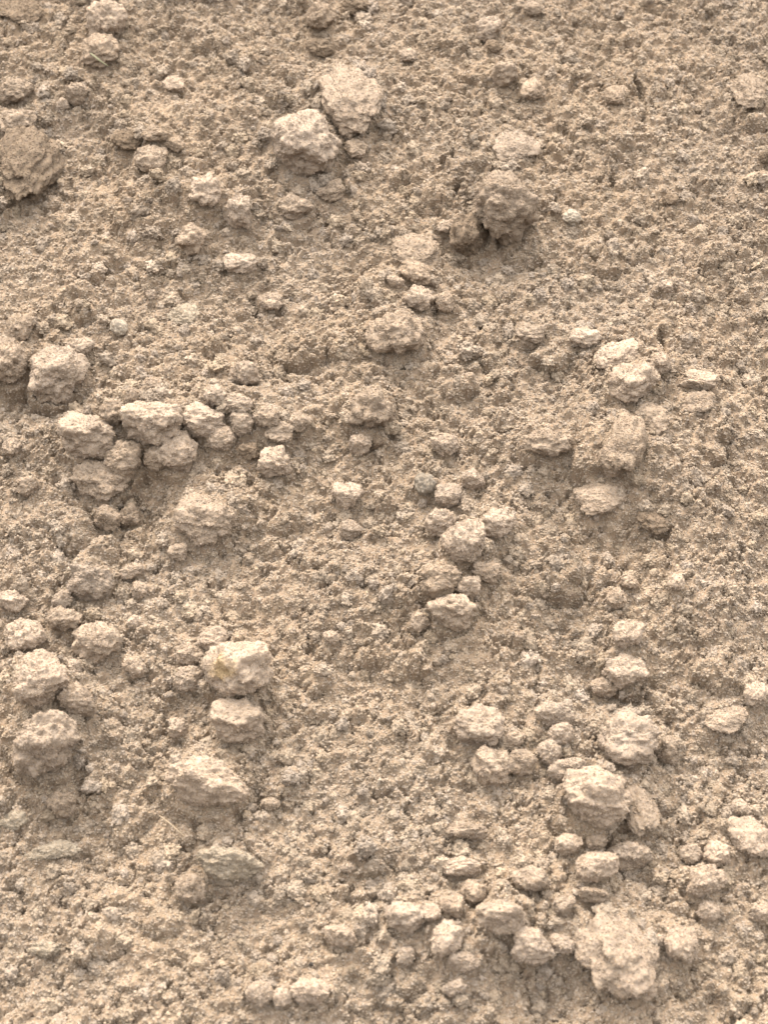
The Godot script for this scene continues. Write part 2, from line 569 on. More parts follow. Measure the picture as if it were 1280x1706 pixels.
func strew(called: String, label: String, mesh: ArrayMesh, count: int, small: float, large: float, power: float, sunk: float, need: float) -> void:
	var mm := MultiMesh.new()
	mm.transform_format = MultiMesh.TRANSFORM_3D
	mm.use_colors = true
	mm.mesh = mesh
	mm.instance_count = count
	for i in count:
		var x := 0.0
		var z := 0.0
		while true:
			z = rng.randf_range(Z0 + 0.02, Z1)
			var half := 0.47 - 0.14 * z + 0.14
			x = rng.randf_range(-half, half)
			if need == 0.0:
				# as many grains to each patch of true surface, steep or flat
				var here := height_at(x, z)
				var sx := (height_at(x + 0.003, z) - here) / 0.003
				var sz := (height_at(x, z + 0.003) - here) / 0.003
				if minf(sqrt(1.0 + sx * sx + sz * sz), 3.0) / 3.0 > rng.randf():
					break
			elif need * clumping(x, z) + 1.0 - need > rng.randf():
				break
		var r := lerpf(small, large, pow(rng.randf(), power)) * 0.001
		var turned := Basis(Vector3(rng.randf_range(-1, 1), rng.randf_range(-1, 1), rng.randf_range(-1, 1) + 0.01).normalized(), rng.randf() * TAU)
		turned = turned.scaled_local(Vector3(rng.randf_range(0.75, 1.3), rng.randf_range(0.7, 1.1), rng.randf_range(0.75, 1.3)) * r)
		var y := height_at(x, z) + r * (0.55 - sunk * rng.randf() * 4.0)
		mm.set_instance_transform(i, Transform3D(SLOPE * turned, SLOPE * Vector3(x, y, z)))
		var c := tone(x * 1000.0, z * 1000.0)
		var v := rng.randf_range(0.88, 1.12)
		var warm := rng.randf_range(-0.02, 0.07)
		mm.set_instance_color(i, Color(c.r * v * (1.0 + warm * 0.4), c.g * v, c.b * v * (1.0 - warm)))
	var o := MultiMeshInstance3D.new()
	o.name = called
	o.multimesh = mm
	o.set_meta("kind", "stuff")
	o.set_meta("label", label)
	o.set_meta("category", "soil")
	add_child(o)

# ---------------------------------------------------------------- clods

var noted := []

func clod(x: float, y: float, z: float, half: Vector3, look: String, label: String) -> void:   # its middle and half size in millimetres
	noted.append([x, y, z, half, look, label])

func build_clod(x: float, y: float, z: float, half: Vector3, look: String, label: String) -> void:
	clod_count += 1
	var kind := look[0]
	var hue := look[1]
	var r := RandomNumberGenerator.new()
	r.seed = 1000 + clod_count * 7
	var wide := half.x * 2.0
	var n := clampi(int(wide * 0.40) + 5, 6, 40)
	var ball := sphere(n)
	var dirs: PackedVector3Array = ball[0]
	# flat faces that cut the ball
	var planes: Array[Vector3] = []
	var count := 5 if kind in ["r", "s", "e"] else 9
	for i in count:
		var d := Vector3(r.randfn(), r.randfn() * 0.8, r.randfn()).normalized()
		planes.append(d / r.randf_range(0.74, 0.98))
	if kind in ["a", "b", "l"]:
		planes.append(Vector3(r.randf_range(-0.25, 0.25), 1, r.randf_range(-0.5, -0.05)).normalized() / (0.74 if kind == "a" else 0.66))
		planes.append(Vector3(r.randf_range(-0.3, 0.3), 0.35, 1).normalized() / 0.72)
	if kind == "b":
		planes.append(Vector3(1, 0.2, 0.2).normalized() / 0.78)
		planes.append(Vector3(-1, 0.2, 0.1).normalized() / 0.78)
	var power := 9.0 if kind in ["a", "b", "l"] else 5.5
	var off := Vector3(clod_count * 173.0, clod_count * 61.0, -clod_count * 97.0)
	var mean := (half.x + half.y + half.z) / 3.0
	var big_amp := 0.26 if kind in ["r", "s"] else 0.36
	var crumb := 1.0
	if kind in ["c", "m", "h"]:
		crumb = 1.9
	elif kind == "e":
		crumb = 1.5
	elif kind in ["s", "b"]:
		crumb = 0.55
	var a4 := 0.5 * clampf(crumb, 0.7, 1.3)
	var a8 := minf(1.2, mean * 0.10) * crumb
	var a14 := minf(2.2, mean * 0.10) * (crumb if crumb > 1.0 else 0.25)
	var turn := Basis(Vector3.UP, r.randf_range(-0.3, 0.3)) * Basis(Vector3(0, 0, 1), r.randf_range(-0.18, 0.18))
	var base := tone(x, z)
	var lift := r.randf_range(0.97, 1.08)
	var tint := Vector3(base.r * 0.92, base.g * 0.885, base.b * 0.85) * lift
	match hue:
		"p": tint = tint * 1.10 + Vector3(0.008, 0.009, 0.010)
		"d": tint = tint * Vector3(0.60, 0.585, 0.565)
		"g": tint = Vector3(0.214, 0.177, 0.135) * lift
		"o": tint = tint * 1.15 + Vector3(0.010, 0.012, 0.014)
		"b": tint = Vector3(0.255, 0.216, 0.172)
		"q": tint = Vector3(0.155, 0.131, 0.105)
		"k": tint = Vector3(0.045, 0.04, 0.036)
	var stained := hue == "o"
	var verts := PackedVector3Array()
	var cols := PackedColorArray()
	verts.resize(dirs.size())
	cols.resize(dirs.size())
	for k in dirs.size():
		var d := dirs[k]
		var sum := pow(1.0 / 1.12, power)
		for p in planes:
			var q := d.dot(p)
			if q > 0.4:
				sum += pow(q, power)
		var s := pow(sum, -1.0 / power)
		s *= 1.0 + big_amp * n_big.get_noise_3dv(d * 62.0 + off) + 0.17 * n_mid.get_noise_3dv(d * 40.0 + off)
		if kind == "h":   # the broken hollow in the top
			var hollow := Vector3(d.x - 0.12, d.y - 0.72, d.z + 0.32).length()
			s *= 1.0 - 0.38 * exp(-hollow * hollow * 5.0)
		elif kind == "t":   # tapers to a point down the slope
			s *= lerpf(1.12, 0.62 + 0.5 * maxf(d.z, 0.0), smoothstep(0.0, 1.0, d.z) * (1.0 - absf(d.x) * 0.3))
		elif kind == "l":
			s *= 1.0 + 0.05 * sin(d.y * 22.0 + 3.0 * n_big.get_noise_3dv(d * 40.0 + off))
		var at := turn * (d * s * half)
		var q3 := at + off
		var bump := -a4 * (c_4.get_noise_3dv(q3) + 0.5) - a8 * (c_8.get_noise_3dv(q3) + 0.5) - a14 * (c_14.get_noise_3dv(q3) + 0.5) + 0.5 * n_fine.get_noise_3dv(q3)
		at += d * bump
		verts[k] = at * 0.001
		var v := 1.0 + 0.16 * n_mid.get_noise_3dv(q3 * 0.8) + 0.16 * n_fine.get_noise_3dv(q3)
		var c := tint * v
		if stained:
			var e := (d - Vector3(-0.62, 0.62, 0.25)).length()
			var f := clampf(1.7 - e * 3.0 + 0.9 * n_mid.get_noise_3dv(q3), 0.0, 1.0) * 0.68
			c = c.lerp(Vector3(0.31, 0.22, 0.11), f)
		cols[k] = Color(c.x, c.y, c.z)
	# made to its full measured size
	var most := Vector3.ZERO
	for p in verts:
		most = most.max(p.abs())
	var fit := half * 0.00112 / most
	for k in verts.size():
		verts[k] *= fit
	var o := MeshInstance3D.new()
	var stone: bool = hue in ["k", "b", "q"]
	o.name = numbered("stone" if stone else "soil_clod")
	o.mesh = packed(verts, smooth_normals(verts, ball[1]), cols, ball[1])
	o.transform = Transform3D(SLOPE, SLOPE * (Vector3(x, y, z) * 0.001))
	o.set_meta("label", label)
	o.set_meta("category", "stone" if stone else "soil clod")
	o.set_meta("group", "stones in the soil" if stone else "clods lying on the sandy slope")
	add_child(o, true)
	# the grains that stick to it
	var norms: PackedVector3Array = o.mesh.surface_get_arrays(0)[Mesh.ARRAY_NORMAL]
	var amount := int(mean * mean * (3.4 if crumb > 0.9 else 2.0))
	if stone or amount < 30:
		return
	var mm := MultiMesh.new()
	mm.transform_format = MultiMesh.TRANSFORM_3D
	mm.use_colors = true
	mm.mesh = grain
	mm.instance_count = amount
	for i in amount:
		var k := r.randi() % verts.size()
		var size := lerpf(0.4, 0.95, pow(r.randf(), 2.0)) * 0.001
		var turned := Basis(Vector3(r.randf_range(-1, 1), r.randf_range(-1, 1), r.randf_range(-1, 1) + 0.01).normalized(), r.randf() * TAU)
		mm.set_instance_transform(i, Transform3D(turned.scaled_local(Vector3(r.randf_range(0.8, 1.3), r.randf_range(0.7, 1.1), 1.0) * size), verts[k] + norms[k] * size * r.randf_range(-0.2, 0.5)))
		var c := cols[k]
		var v := r.randf_range(0.95, 1.16)
		var warm := r.randf_range(-0.06, 0.06)
		mm.set_instance_color(i, Color(c.r * v * (1.0 + warm * 0.3), c.g * v, c.b * v * (1.0 - warm)))
	var g := MultiMeshInstance3D.new()
	g.name = "surface_grains"
	g.multimesh = mm
	g.set_meta("kind", "stuff")
	o.add_child(g, true)

var taken := {}
var grain: ArrayMesh

func numbered(called: String) -> String:
	taken[called] = taken.get(called, -1) + 1
	return called if taken[called] == 0 else "%s_%03d" % [called, taken[called]]

func clods() -> void:
	clod(-386.0, 21.6, -775.0, Vector3(26.2, 26.8, 24.9), "rp", "pale rounded clod at the top resting on the clod with the green blade")
	clod(-388.6, 19.5, -723.2, Vector3(25.9, 16.8, 24.6), "rn", "low clod with a green grass blade stuck to its lower face")
	clod(-514.0, 10.8, -812.1, Vector3(35.7, 9.8, 30.1), "ed", "damp brown lump cut off by the upper left corner")
	clod(-503.9, 5.6, -657.5, Vector3(24.7, 14.3, 21.6), "cn", "upper of two stacked crumbly clods at the upper left edge")
	clod(-497.1, 5.2, -609.7, Vector3(26.8, 15.1, 22.1), "cn", "lower of two stacked crumbly clods, overhanging the damp brown boulder")
	clod(-475.0, 6.2, -534.3, Vector3(44.8, 22.6, 64.6), "ed", "large damp brown boulder half sunk at the upper left edge")
	clod(-306.4, 10.9, -536.4, Vector3(22.4, 14.8, 21.0), "rp", "plump pale clod with a dark gap beneath, left of the pointed boulder")
	clod(-306.0, 20.6, -569.7, Vector3(17.0, 8.9, 12.1), "cn", "small crumbly clod perched above the plump clod with the dark gap")
	clod(-280.0, 11.3, -559.2, Vector3(12.9, 8.4, 12.0), "rn", "small round clod against the right shoulder of the plump clod with the gap")
	clod(-346.3, 9.8, -565.9, Vector3(20.2, 11.1, 15.8), "cd", "low brownish clod to the left of the plump clod with the gap")
	clod(-106.5, 34.1, -538.4, Vector3(45.1, 46.2, 42.8), "sp", "large pointed pale boulder with a smooth dusty skin, near the top")
	clod(-41.8, 34.4, -623.1, Vector3(41.9, 19.6, 57.4), "en", "big half-buried rounded boulder behind and right of the pointed boulder")
	clod(-92.4, 15.8, -788.0, Vector3(22.9, 23.4, 21.7), "rn", "upright rounded clod at the top edge, above a small low clod")
	clod(-88.1, 11.9, -736.7, Vector3(19.3, 10.6, 15.1), "cd", "small low clod below the upright one at the top edge")
	clod(-40.8, 3.2, -827.3, Vector3(23.9, 12.4, 16.7), "cd", "dark crumbly clod cut by the top edge left of centre")
	clod(-288.1, 2.9, -673.4, Vector3(14.8, 8.9, 13.6), "rp", "lone small pale clod on open crumbs between the stacked clods and the half-buried boulder")
	clod(-417.0, 15.1, -647.2, Vector3(14.0, 14.3, 13.3), "rn", "small upright clod right of the two stacked crumbly clods")
	clod(-436.0, 12.4, -627.9, Vector3(8.2, 8.4, 7.8), "rp", "tiny smooth nugget beside the small upright clod near the left edge")
	clod(-186.4, 17.4, -440.7, Vector3(21.2, 21.7, 20.1), "ap", "pale slab-like clod leaning on the right end of the lumpy ridge below the pointed boulder")
	clod(-228.8, 30.8, -457.4, Vector3(21.3, 17.1, 20.3), "cp", "lumpy clod forming the middle of the ridge below the plump clod")
	clod(-244.7, 15.1, -395.1, Vector3(20.2, 20.7, 19.2), "cn", "crumbly clod at the foot of the ridge, left of the pale flat pebble-like clod")
	clod(-182.0, 3.3, -366.6, Vector3(22.3, 10.7, 13.3), "bp", "flat pale clod with a bright top lying alone below the ridge")
	clod(-38.2, 15.1, -547.3, Vector3(16.1, 9.7, 13.7), "cn", "small crumbly clod tucked under the half-buried boulder's lower edge")
	clod(-66.9, 8.2, -480.9, Vector3(20.6, 11.1, 14.9), "cn", "low clod in front of the pointed boulder, to its lower right")
	clod(-115.5, 11.0, -451.1, Vector3(22.0, 13.2, 17.3), "cn", "crumbly clod directly below the tip of the pointed boulder")
	clod(-453.3, -5.9, -503.4, Vector3(10.3, 6.4, 9.0), "rp", "tiny pale nugget under the damp brown boulder")
	clod(148.1, 3.7, -777.4, Vector3(18.6, 16.1, 17.6), "rp", "round ball-like clod near the top right of centre, standing on a tiny one")
	clod(151.7, 8.0, -741.7, Vector3(11.7, 6.7, 10.1), "rd", "tiny shaded clod carrying the round ball-like clod")
	clod(164.0, 17.1, -681.8, Vector3(17.4, 17.8, 16.5), "sp", "tall smooth pale clod below the round ball-like clod")
	clod(204.3, 12.5, -657.4, Vector3(17.3, 10.2, 15.5), "cn", "small brown-sided clod right of the tall smooth pale clod")
	clod(148.1, 31.1, -434.1, Vector3(46.4, 47.4, 44.0), "hn", "largest boulder with a hollow broken top and dark shadow under it, upper right")
	clod(105.1, 10.4, -404.9, Vector3(27.2, 27.8, 25.8), "cd", "brown-faced crumbly clod against the lower left flank of the hollow-topped boulder")
	clod(43.8, 9.7, -379.9, Vector3(30.9, 11.1, 27.3), "en", "broad low mound left of the hollow-topped boulder")
	clod(175.3, 14.4, -547.9, Vector3(30.5, 10.0, 27.9), "ep", "broad pale mound just above the hollow-topped boulder")
	clod(499.9, 12.5, -655.2, Vector3(24.7, 9.4, 29.0), "en", "rounded clod by the right edge, near the top, with a dark gap below")
	clod(243.3, 10.7, -432.4, Vector3(12.5, 8.5, 11.2), "rb", "bluish grey stone right of the hollow-topped boulder")
	clod(504.4, 6.2, -540.6, Vector3(8.8, 9.0, 8.4), "rd", "small brown clod cut by the right edge, upper part")
	clod(375.5, 2.1, -471.9, Vector3(9.5, 6.5, 8.8), "rd", "tiny brown nugget alone on fine crumbs at upper right")
	clod(79.1, 9.6, -419.4, Vector3(10.1, 8.9, 9.6), "rp", "tiny pale clod left of the brown-faced crumbly clod by the hollow-topped boulder")
	clod(30.7, 7.3, -725.3, Vector3(13.4, 7.5, 11.0), "rp", "small pale clod in the crumbs below the dark clod at the top edge")
	clod(210.9, -0.2, -821.4, Vector3(14.5, 8.7, 13.6), "rn", "small clod at the top edge right of the round ball-like clod")
	clod(318.4, 9.2, -647.4, Vector3(17.2, 10.2, 15.5), "cn", "low crumbly clod next to a dark crack at upper right")
	clod(-458.9, 24.3, -195.9, Vector3(28.2, 28.8, 26.8), "an", "big angular clod cut by the left edge, with a dark hollow beneath")
	clod(-400.1, 11.6, -193.2, Vector3(35.5, 34.5, 33.7), "ap", "big angular clod with a bright ridge, second from the left edge over the dark hollow")
	clod(-376.8, 4.6, -231.4, Vector3(17.1, 12.1, 14.1), "cp", "small clod on the upper right shoulder of the angular clod over the dark hollow")
	clod(-350.8, 28.9, -89.0, Vector3(31.1, 26.6, 27.8), "bp", "pale flat-topped clod at the left end of the long row of clods")
	clod(-271.3, 41.1, -99.7, Vector3(35.6, 26.1, 27.2), "ap", "largest pale clod of the long row, standing above a black gap")
	clod(-309.3, 11.0, -63.4, Vector3(22.9, 23.4, 21.8), "rn", "rounded clod wedged between the flat-topped clod and the black gap of the row")
	clod(-335.4, -0.1, -41.8, Vector3(32.7, 25.2, 24.7), "an", "broad brown-faced clod lying below the flat-topped clod of the row")
	clod(-243.7, 16.5, -69.1, Vector3(23.0, 23.5, 21.8), "cp", "split clod below the largest pale clod of the row, over a deep hollow")
	clod(-272.6, 11.3, -68.2, Vector3(13.6, 13.9, 12.9), "rn", "small clod inside the gap left of the split clod")
	clod(-215.4, 35.6, -104.9, Vector3(24.7, 17.1, 17.6), "cp", "wide crumbly clod right of the largest pale clod of the row")
	clod(-202.2, 47.0, -131.4, Vector3(14.6, 12.7, 13.4), "rp", "small pale clod topping the wide crumbly clod of the row")
	clod(-167.1, 27.3, -177.9, Vector3(17.0, 17.4, 16.1), "rp", "egg-like clod standing alone above the long row")
	clod(-172.6, 46.2, -120.0, Vector3(16.1, 12.0, 12.6), "rp", "pale clod touching the small dark hole in the row, on its upper right")
	clod(-170.3, 37.2, -101.4, Vector3(15.2, 13.6, 13.9), "rp", "rounded clod in the row just below the small dark hole")
	clod(-191.9, 23.9, -82.9, Vector3(17.3, 15.1, 15.1), "rp", "rounded clod below the small dark hole, right of the split clod")
	clod(-137.5, 44.0, -106.2, Vector3(16.7, 12.9, 13.2), "cn", "crumbly clod near the right end of the long row")
	clod(-101.2, 31.0, -106.2, Vector3(13.8, 12.2, 12.4), "rn", "small clod at the far right end of the long row")
	clod(-129.1, 22.5, -52.9, Vector3(18.6, 19.0, 17.7), "ap", "blocky clod with a shaded pit at its left, below the right end of the row")
	clod(-158.2, 20.5, -70.9, Vector3(12.9, 10.9, 10.7), "cd", "small brown clod beside the shaded pit in the row")
	clod(-319.2, 37.2, -116.6, Vector3(16.0, 16.4, 15.2), "cn", "crumbly clod behind the flat-topped clod of the row")
	clod(-126.3, 31.2, -89.2, Vector3(18.8, 12.3, 12.3), "cn", "low crumbly clod above the blocky clod with the shaded pit")
	clod(-201.2, 19.3, 18.3, Vector3(39.3, 20.0, 35.5), "en", "large half-buried boulder below the long row, shaded on its underside")
	clod(-324.0, -7.1, 5.7, Vector3(16.1, 16.5, 15.3), "cn", "cracked low clod left of a dark vertical crack below the row")
	clod(-300.5, -20.5, -4.5, Vector3(13.3, 13.6, 12.7), "cn", "narrow clod right of a dark vertical crack below the row")
	clod(-12.8, 35.9, -118.3, Vector3(27.0, 27.6, 25.6), "cn", "big rounded crumbly clod near the middle with a brown face")
	clod(-44.3, 10.9, -15.6, Vector3(18.4, 18.8, 17.5), "ap", "pointed pyramid-like clod at the middle, left of the grey pebble")
	clod(-27.1, 18.0, -81.6, Vector3(13.7, 14.0, 13.0), "ap", "slanting slab clod below the big brown-faced crumbly clod")
	clod(-7.1, 15.9, -87.2, Vector3(10.8, 8.8, 8.6), "cd", "tiny shaded clod under the big brown-faced crumbly clod")
	clod(-445.6, 9.3, -83.7, Vector3(12.2, 11.3, 11.6), "cn", "small clod at the left edge level with the long row")
	clod(-420.2, 2.6, -35.3, Vector3(13.5, 12.0, 12.1), "cn", "small crumbly clod below the left end of the row near the left edge")
	clod(-329.2, 6.6, -262.0, Vector3(11.3, 11.5, 10.7), "rb", "pale bluish stone lying on open crumbs at the left")
	clod(-253.5, -5.3, -290.3, Vector3(18.9, 7.4, 17.1), "eg", "low greyish white lump right of the pale bluish stone")
	clod(-279.5, 21.8, -165.8, Vector3(11.8, 9.0, 9.8), "cn", "tiny crumbly clod above the largest pale clod of the row")
	clod(-453.3, 11.5, -256.6, Vector3(17.3, 13.2, 16.0), "cn", "clod above the angular clod cut by the left edge")
	clod(-295.9, -5.8, -321.9, Vector3(6.8, 5.3, 6.5), "rp", "tiny pale nugget above the low greyish white lump")
	clod(-143.6, -12.1, -316.2, Vector3(14.4, 10.9, 12.8), "cn", "crumbly clod on the shaded slope left of the central cluster")
	clod(-303.8, 32.8, -141.0, Vector3(10.3, 10.5, 9.7), "cn", "small clod behind the gap between flat-topped and largest row clods")
	clod(16.9, 30.3, -234.7, Vector3(36.7, 25.5, 28.8), "cn", "large grainy clod of the central cluster, shaded at the bottom")
	clod(43.4, 24.2, -290.6, Vector3(18.2, 14.3, 16.8), "cp", "clod stacked on the upper right of the large grainy central clod")
	clod(72.9, 13.5, -294.0, Vector3(13.6, 12.7, 13.0), "cn", "small dark-edged clod right of the central cluster")
	clod(15.1, 15.6, -323.4, Vector3(10.7, 10.9, 10.2), "ap", "narrow upright clod above the large grainy central clod")
	clod(42.5, 15.4, -339.7, Vector3(21.5, 14.1, 17.2), "cn", "rough clod at the top of the central cluster")
	clod(281.4, 37.6, -198.9, Vector3(26.0, 9.1, 20.1), "ep", "smooth pale hump heading the pile of clods at right")
	clod(297.6, 56.7, -147.1, Vector3(28.0, 22.8, 25.0), "cp", "big bright clod in the pile at right, over a dark slit")
	clod(332.4, 48.8, -176.1, Vector3(14.8, 15.2, 14.1), "rp", "rounded clod behind the bright clod of the right pile")
	clod(378.9, 40.0, -157.7, Vector3(21.4, 11.6, 13.0), "bp", "flat oval pale clod with shadow beneath near the right edge")
	clod(375.8, 35.6, -132.2, Vector3(21.9, 6.7, 14.5), "en", "low mound just under the flat oval pale clod")
	clod(273.2, 62.5, -44.5, Vector3(28.7, 23.9, 47.2), "tn", "tall tapering clod pointing down the slope at right")
	clod(190.4, 48.2, -65.0, Vector3(27.4, 19.5, 19.4), "cn", "lumpy clod left of the tall tapering clod")
	clod(317.6, 48.5, -99.1, Vector3(19.6, 10.5, 21.7), "en", "sunken clod between the right pile and the tall tapering clod")
	clod(213.4, 49.6, -65.8, Vector3(12.2, 10.1, 10.1), "cn", "small clod overhanging a dark nook left of the tall tapering clod")
	clod(105.5, 17.8, -32.7, Vector3(12.8, 13.1, 12.2), "rp", "small round clod right of the grey pebble")
	clod(45.3, 30.1, -18.8, Vector3(14.2, 14.5, 13.5), "rq", "speckled dark grey pebble lying among clods at the middle")
	clod(73.0, 28.7, -5.1, Vector3(16.3, 16.6, 15.4), "ap", "angular clod just right of and below the grey pebble")
	clod(72.8, 13.1, -83.9, Vector3(16.6, 12.4, 12.2), "cp", "small crumbly clod above the grey pebble with a black hole below")
	clod(181.0, 21.9, -237.1, Vector3(18.0, 12.4, 14.0), "cn", "low clod at the left of a short ridge, right of centre")
	clod(243.2, 24.6, -231.5, Vector3(21.7, 10.2, 11.7), "cp", "elongated clod at the right end of the short ridge")
	clod(110.6, 15.5, -216.4, Vector3(10.4, 7.6, 8.4), "cd", "tiny dark-bottomed clod below the central cluster")
	clod(356.7, 14.9, -318.3, Vector3(8.4, 8.6, 8.0), "rp", "tiny pale ball on the fine crumbs at right")
	clod(311.9, 26.5, 27.3, Vector3(19.6, 8.9, 16.3), "ed", "brown-bottomed clod with a black slit, below the tall tapering clod")
	clod(250.5, 25.7, -3.6, Vector3(29.7, 12.3, 22.8), "en", "broad smooth swelling left of the brown-bottomed clod with the slit")
	clod(-338.2, 10.0, 94.1, Vector3(26.8, 23.6, 20.5), "cp", "pale clod with a black overhang, near the left edge")
	clod(-364.3, 4.3, 116.4, Vector3(12.3, 11.9, 10.5), "rp", "small clod at the left end of the black overhang")
	clod(-361.7, 5.0, 142.5, Vector3(20.3, 16.3, 13.6), "cn", "low crumbly clod below the black overhang")
	clod(-419.3, 1.4, 116.5, Vector3(21.2, 16.5, 14.5), "cp", "lumpy clod at the left edge beside the overhanging pale clod")
	clod(-401.2, 9.3, 164.0, Vector3(21.6, 22.1, 20.5), "rp", "smooth rounded clod on top of the big clod stack at the left edge")
	clod(-373.9, 44.7, 236.3, Vector3(32.6, 33.3, 30.9), "ap", "tall angular clod in the middle of the stack at the left edge")
	clod(-331.7, 31.5, 253.6, Vector3(18.5, 18.7, 17.2), "rn", "clod leaning on the right foot of the tall angular clod")
	clod(-366.2, 37.4, 304.5, Vector3(40.4, 38.8, 33.8), "cp", "widest crumbly pale clod, lowest of the stack at the left edge")
	clod(-321.2, 3.1, 168.5, Vector3(25.6, 24.3, 21.0), "cn", "crumbly brown-faced clod right of the stack at the left edge")
	clod(-280.9, 1.3, 143.7, Vector3(8.1, 8.0, 7.1), "rp", "tiny pale ball above right of the crumbly brown-faced clod")
	clod(-156.7, 36.5, 216.2, Vector3(38.0, 34.9, 29.1), "ro", "big pale clod with an ochre stain on its upper left")
	clod(-156.5, 22.4, 274.9, Vector3(27.5, 27.3, 24.6), "bp", "square flat-topped block right under the ochre-stained clod")
	clod(-191.1, 7.4, 169.1, Vector3(16.8, 16.8, 15.1), "rp", "small clod touching the ochre-stained clod at its upper left")
	clod(-217.2, 5.7, 184.5, Vector3(16.1, 15.6, 13.8), "cn", "crumbly clod left of the ochre-stained clod, upper one")
	clod(-217.7, 2.6, 214.4, Vector3(17.3, 16.4, 14.2), "cp", "clod left of the ochre-stained clod, lower one")
	clod(-226.7, -7.0, 268.2, Vector3(10.5, 10.7, 9.9), "ap", "small tilted slab left of the square flat-topped block")
	clod(-40.3, 9.0, 28.5, Vector3(14.0, 13.1, 11.5), "ap", "small pale clod on fine crumbs below the pyramid-like clod")
	clod(-290.5, -6.7, 75.1, Vector3(13.1, 10.7, 9.3), "cn", "small flat clod with a thin crack below, right of the overhanging clod")
	clod(-280.8, -0.2, 101.8, Vector3(11.0, 10.5, 9.2), "an", "little wedge-shaped clod under the small flat cracked clod")
	clod(-60.3, 11.1, 167.8, Vector3(8.8, 8.5, 7.5), "rp", "tiny pale clod alone right of the ochre-stained clod")
	clod(-237.5, 1.8, 56.1, Vector3(11.8, 11.4, 10.0), "rn", "small clod at the lower left of the large half-buried boulder")
	clod(-278.7, 2.2, 198.9, Vector3(12.7, 12.5, 11.2), "cn", "low crumbly clod midway between the left stack and the ochre-stained clod")
	clod(-419.7, 13.7, 205.7, Vector3(8.0, 8.2, 7.6), "rn", "narrow clod cut by the left edge beside the tall angular clod")
	clod(-344.4, 6.2, 202.3, Vector3(10.0, 10.2, 9.5), "cp", "little clod on the right shoulder of the tall angular clod")
	clod(65.2, 35.7, 34.1, Vector3(16.8, 17.0, 15.6), "rp", "left one of three round clods in a short arc at the middle")
	clod(93.2, 49.6, 67.6, Vector3(26.4, 25.4, 22.1), "rp", "middle and largest of three round clods in a short arc")
	clod(127.4, 37.1, 37.2, Vector3(20.3, 19.1, 16.9), "rp", "right one of three round clods in a short arc, casting a dark shadow")
	clod(63.7, 41.7, 110.7, Vector3(22.0, 21.4, 18.9), "cn", "clod with brown face below the arc of three round clods")
	clod(74.6, 35.0, 145.5, Vector3(25.2, 22.3, 17.9), "cp", "lower clod with crumbly top beneath the brown-faced clod under the arc")
	clod(93.9, 36.7, 117.9, Vector3(13.0, 11.8, 9.7), "cp", "small clod between the two clods below the arc of three")
	clod(116.2, 33.6, 96.5, Vector3(15.2, 14.1, 11.8), "an", "flat leaning clod right of the brown-faced clod below the arc")
	clod(38.8, 21.2, 152.7, Vector3(11.5, 11.8, 10.9), "cp", "small clod at the lower left of the clods below the arc")
	clod(271.6, 18.5, 167.0, Vector3(18.2, 16.8, 14.0), "ap", "light clod with a shaded notch under it, right of centre")
	clod(263.0, 12.8, 118.4, Vector3(11.6, 11.9, 11.0), "rn", "oval clod above the light clod with the shaded notch")
	clod(265.9, 4.8, 206.0, Vector3(23.3, 22.3, 19.3), "cp", "knobbly pale clod above a deep dark hole, right of centre")
	clod(244.9, -11.7, 220.3, Vector3(14.6, 13.0, 10.4), "cn", "brown clod at the left rim of the deep dark hole")
	clod(101.6, 19.4, 279.9, Vector3(26.2, 24.9, 21.5), "bp", "square bright-topped clod near the centre of the lower half")
	clod(116.8, 12.9, 320.6, Vector3(21.3, 20.3, 17.5), "cn", "crumbly clod below the square bright-topped clod")
	clod(186.0, 12.3, 260.8, Vector3(20.4, 16.9, 12.7), "rp", "oval clod topping a short column of clods left of the egg-shaped clod")
	clod(189.1, 14.3, 284.0, Vector3(15.0, 14.1, 11.9), "rp", "second clod down in the short column left of the egg-shaped clod")
	clod(176.8, 10.2, 305.8, Vector3(13.6, 13.9, 12.9), "rp", "third clod down in the short column left of the egg-shaped clod")
	clod(263.2, 26.8, 294.7, Vector3(29.4, 30.0, 27.9), "sp", "large smooth egg-shaped clod in the lower right")
	clod(329.7, 27.1, 106.8, Vector3(10.3, 10.5, 9.8), "rp", "small pale clod with a dark gap at its right, below the brown-bottomed clod")
	clod(279.6, 11.1, 98.5, Vector3(9.6, 9.1, 7.9), "rn", "tiny clod above the oval clod right of centre")
	clod(177.6, 17.9, 109.7, Vector3(10.3, 10.5, 9.8), "cp", "small crumbly clod right of the clods below the arc")
	clod(372.6, 6.0, 265.2, Vector3(22.3, 11.0, 15.9), "en", "low mound near the right edge in the lower half")
	clod(409.1, 10.2, 235.8, Vector3(13.9, 14.2, 13.2), "rp", "rounded clod at the right edge above the low mound")
	clod(307.6, 7.0, 297.6, Vector3(16.3, 16.6, 15.4), "cn", "crumbly clod at the right flank of the egg-shaped clod")
	clod(140.7, 9.5, 288.9, Vector3(11.7, 11.4, 10.1), "cn", "small clod right of the square bright-topped clod")
	clod(148.1, 9.1, 313.6, Vector3(14.9, 15.2, 14.1), "cn", "upright crumbly clod between the square clod and the short column")
	clod(-182.1, 28.3, 346.0, Vector3(44.4, 36.1, 26.7), "ap", "biggest angular clod with a bright broken top and grainy dark front, lower left")
	clod(-163.9, 17.4, 429.0, Vector3(35.1, 25.9, 17.3), "rg", "layered greyish clod with a dark underside, below the biggest angular clod")
	clod(-199.3, 10.2, 450.9, Vector3(17.4, 17.5, 16.0), "cn", "crumbly clod at the lower left of the layered greyish clod")
	clod(-339.2, 13.3, 362.4, Vector3(16.6, 16.0, 14.0), "cn", "clod with reddish crumbs below the widest crumbly clod at the left")
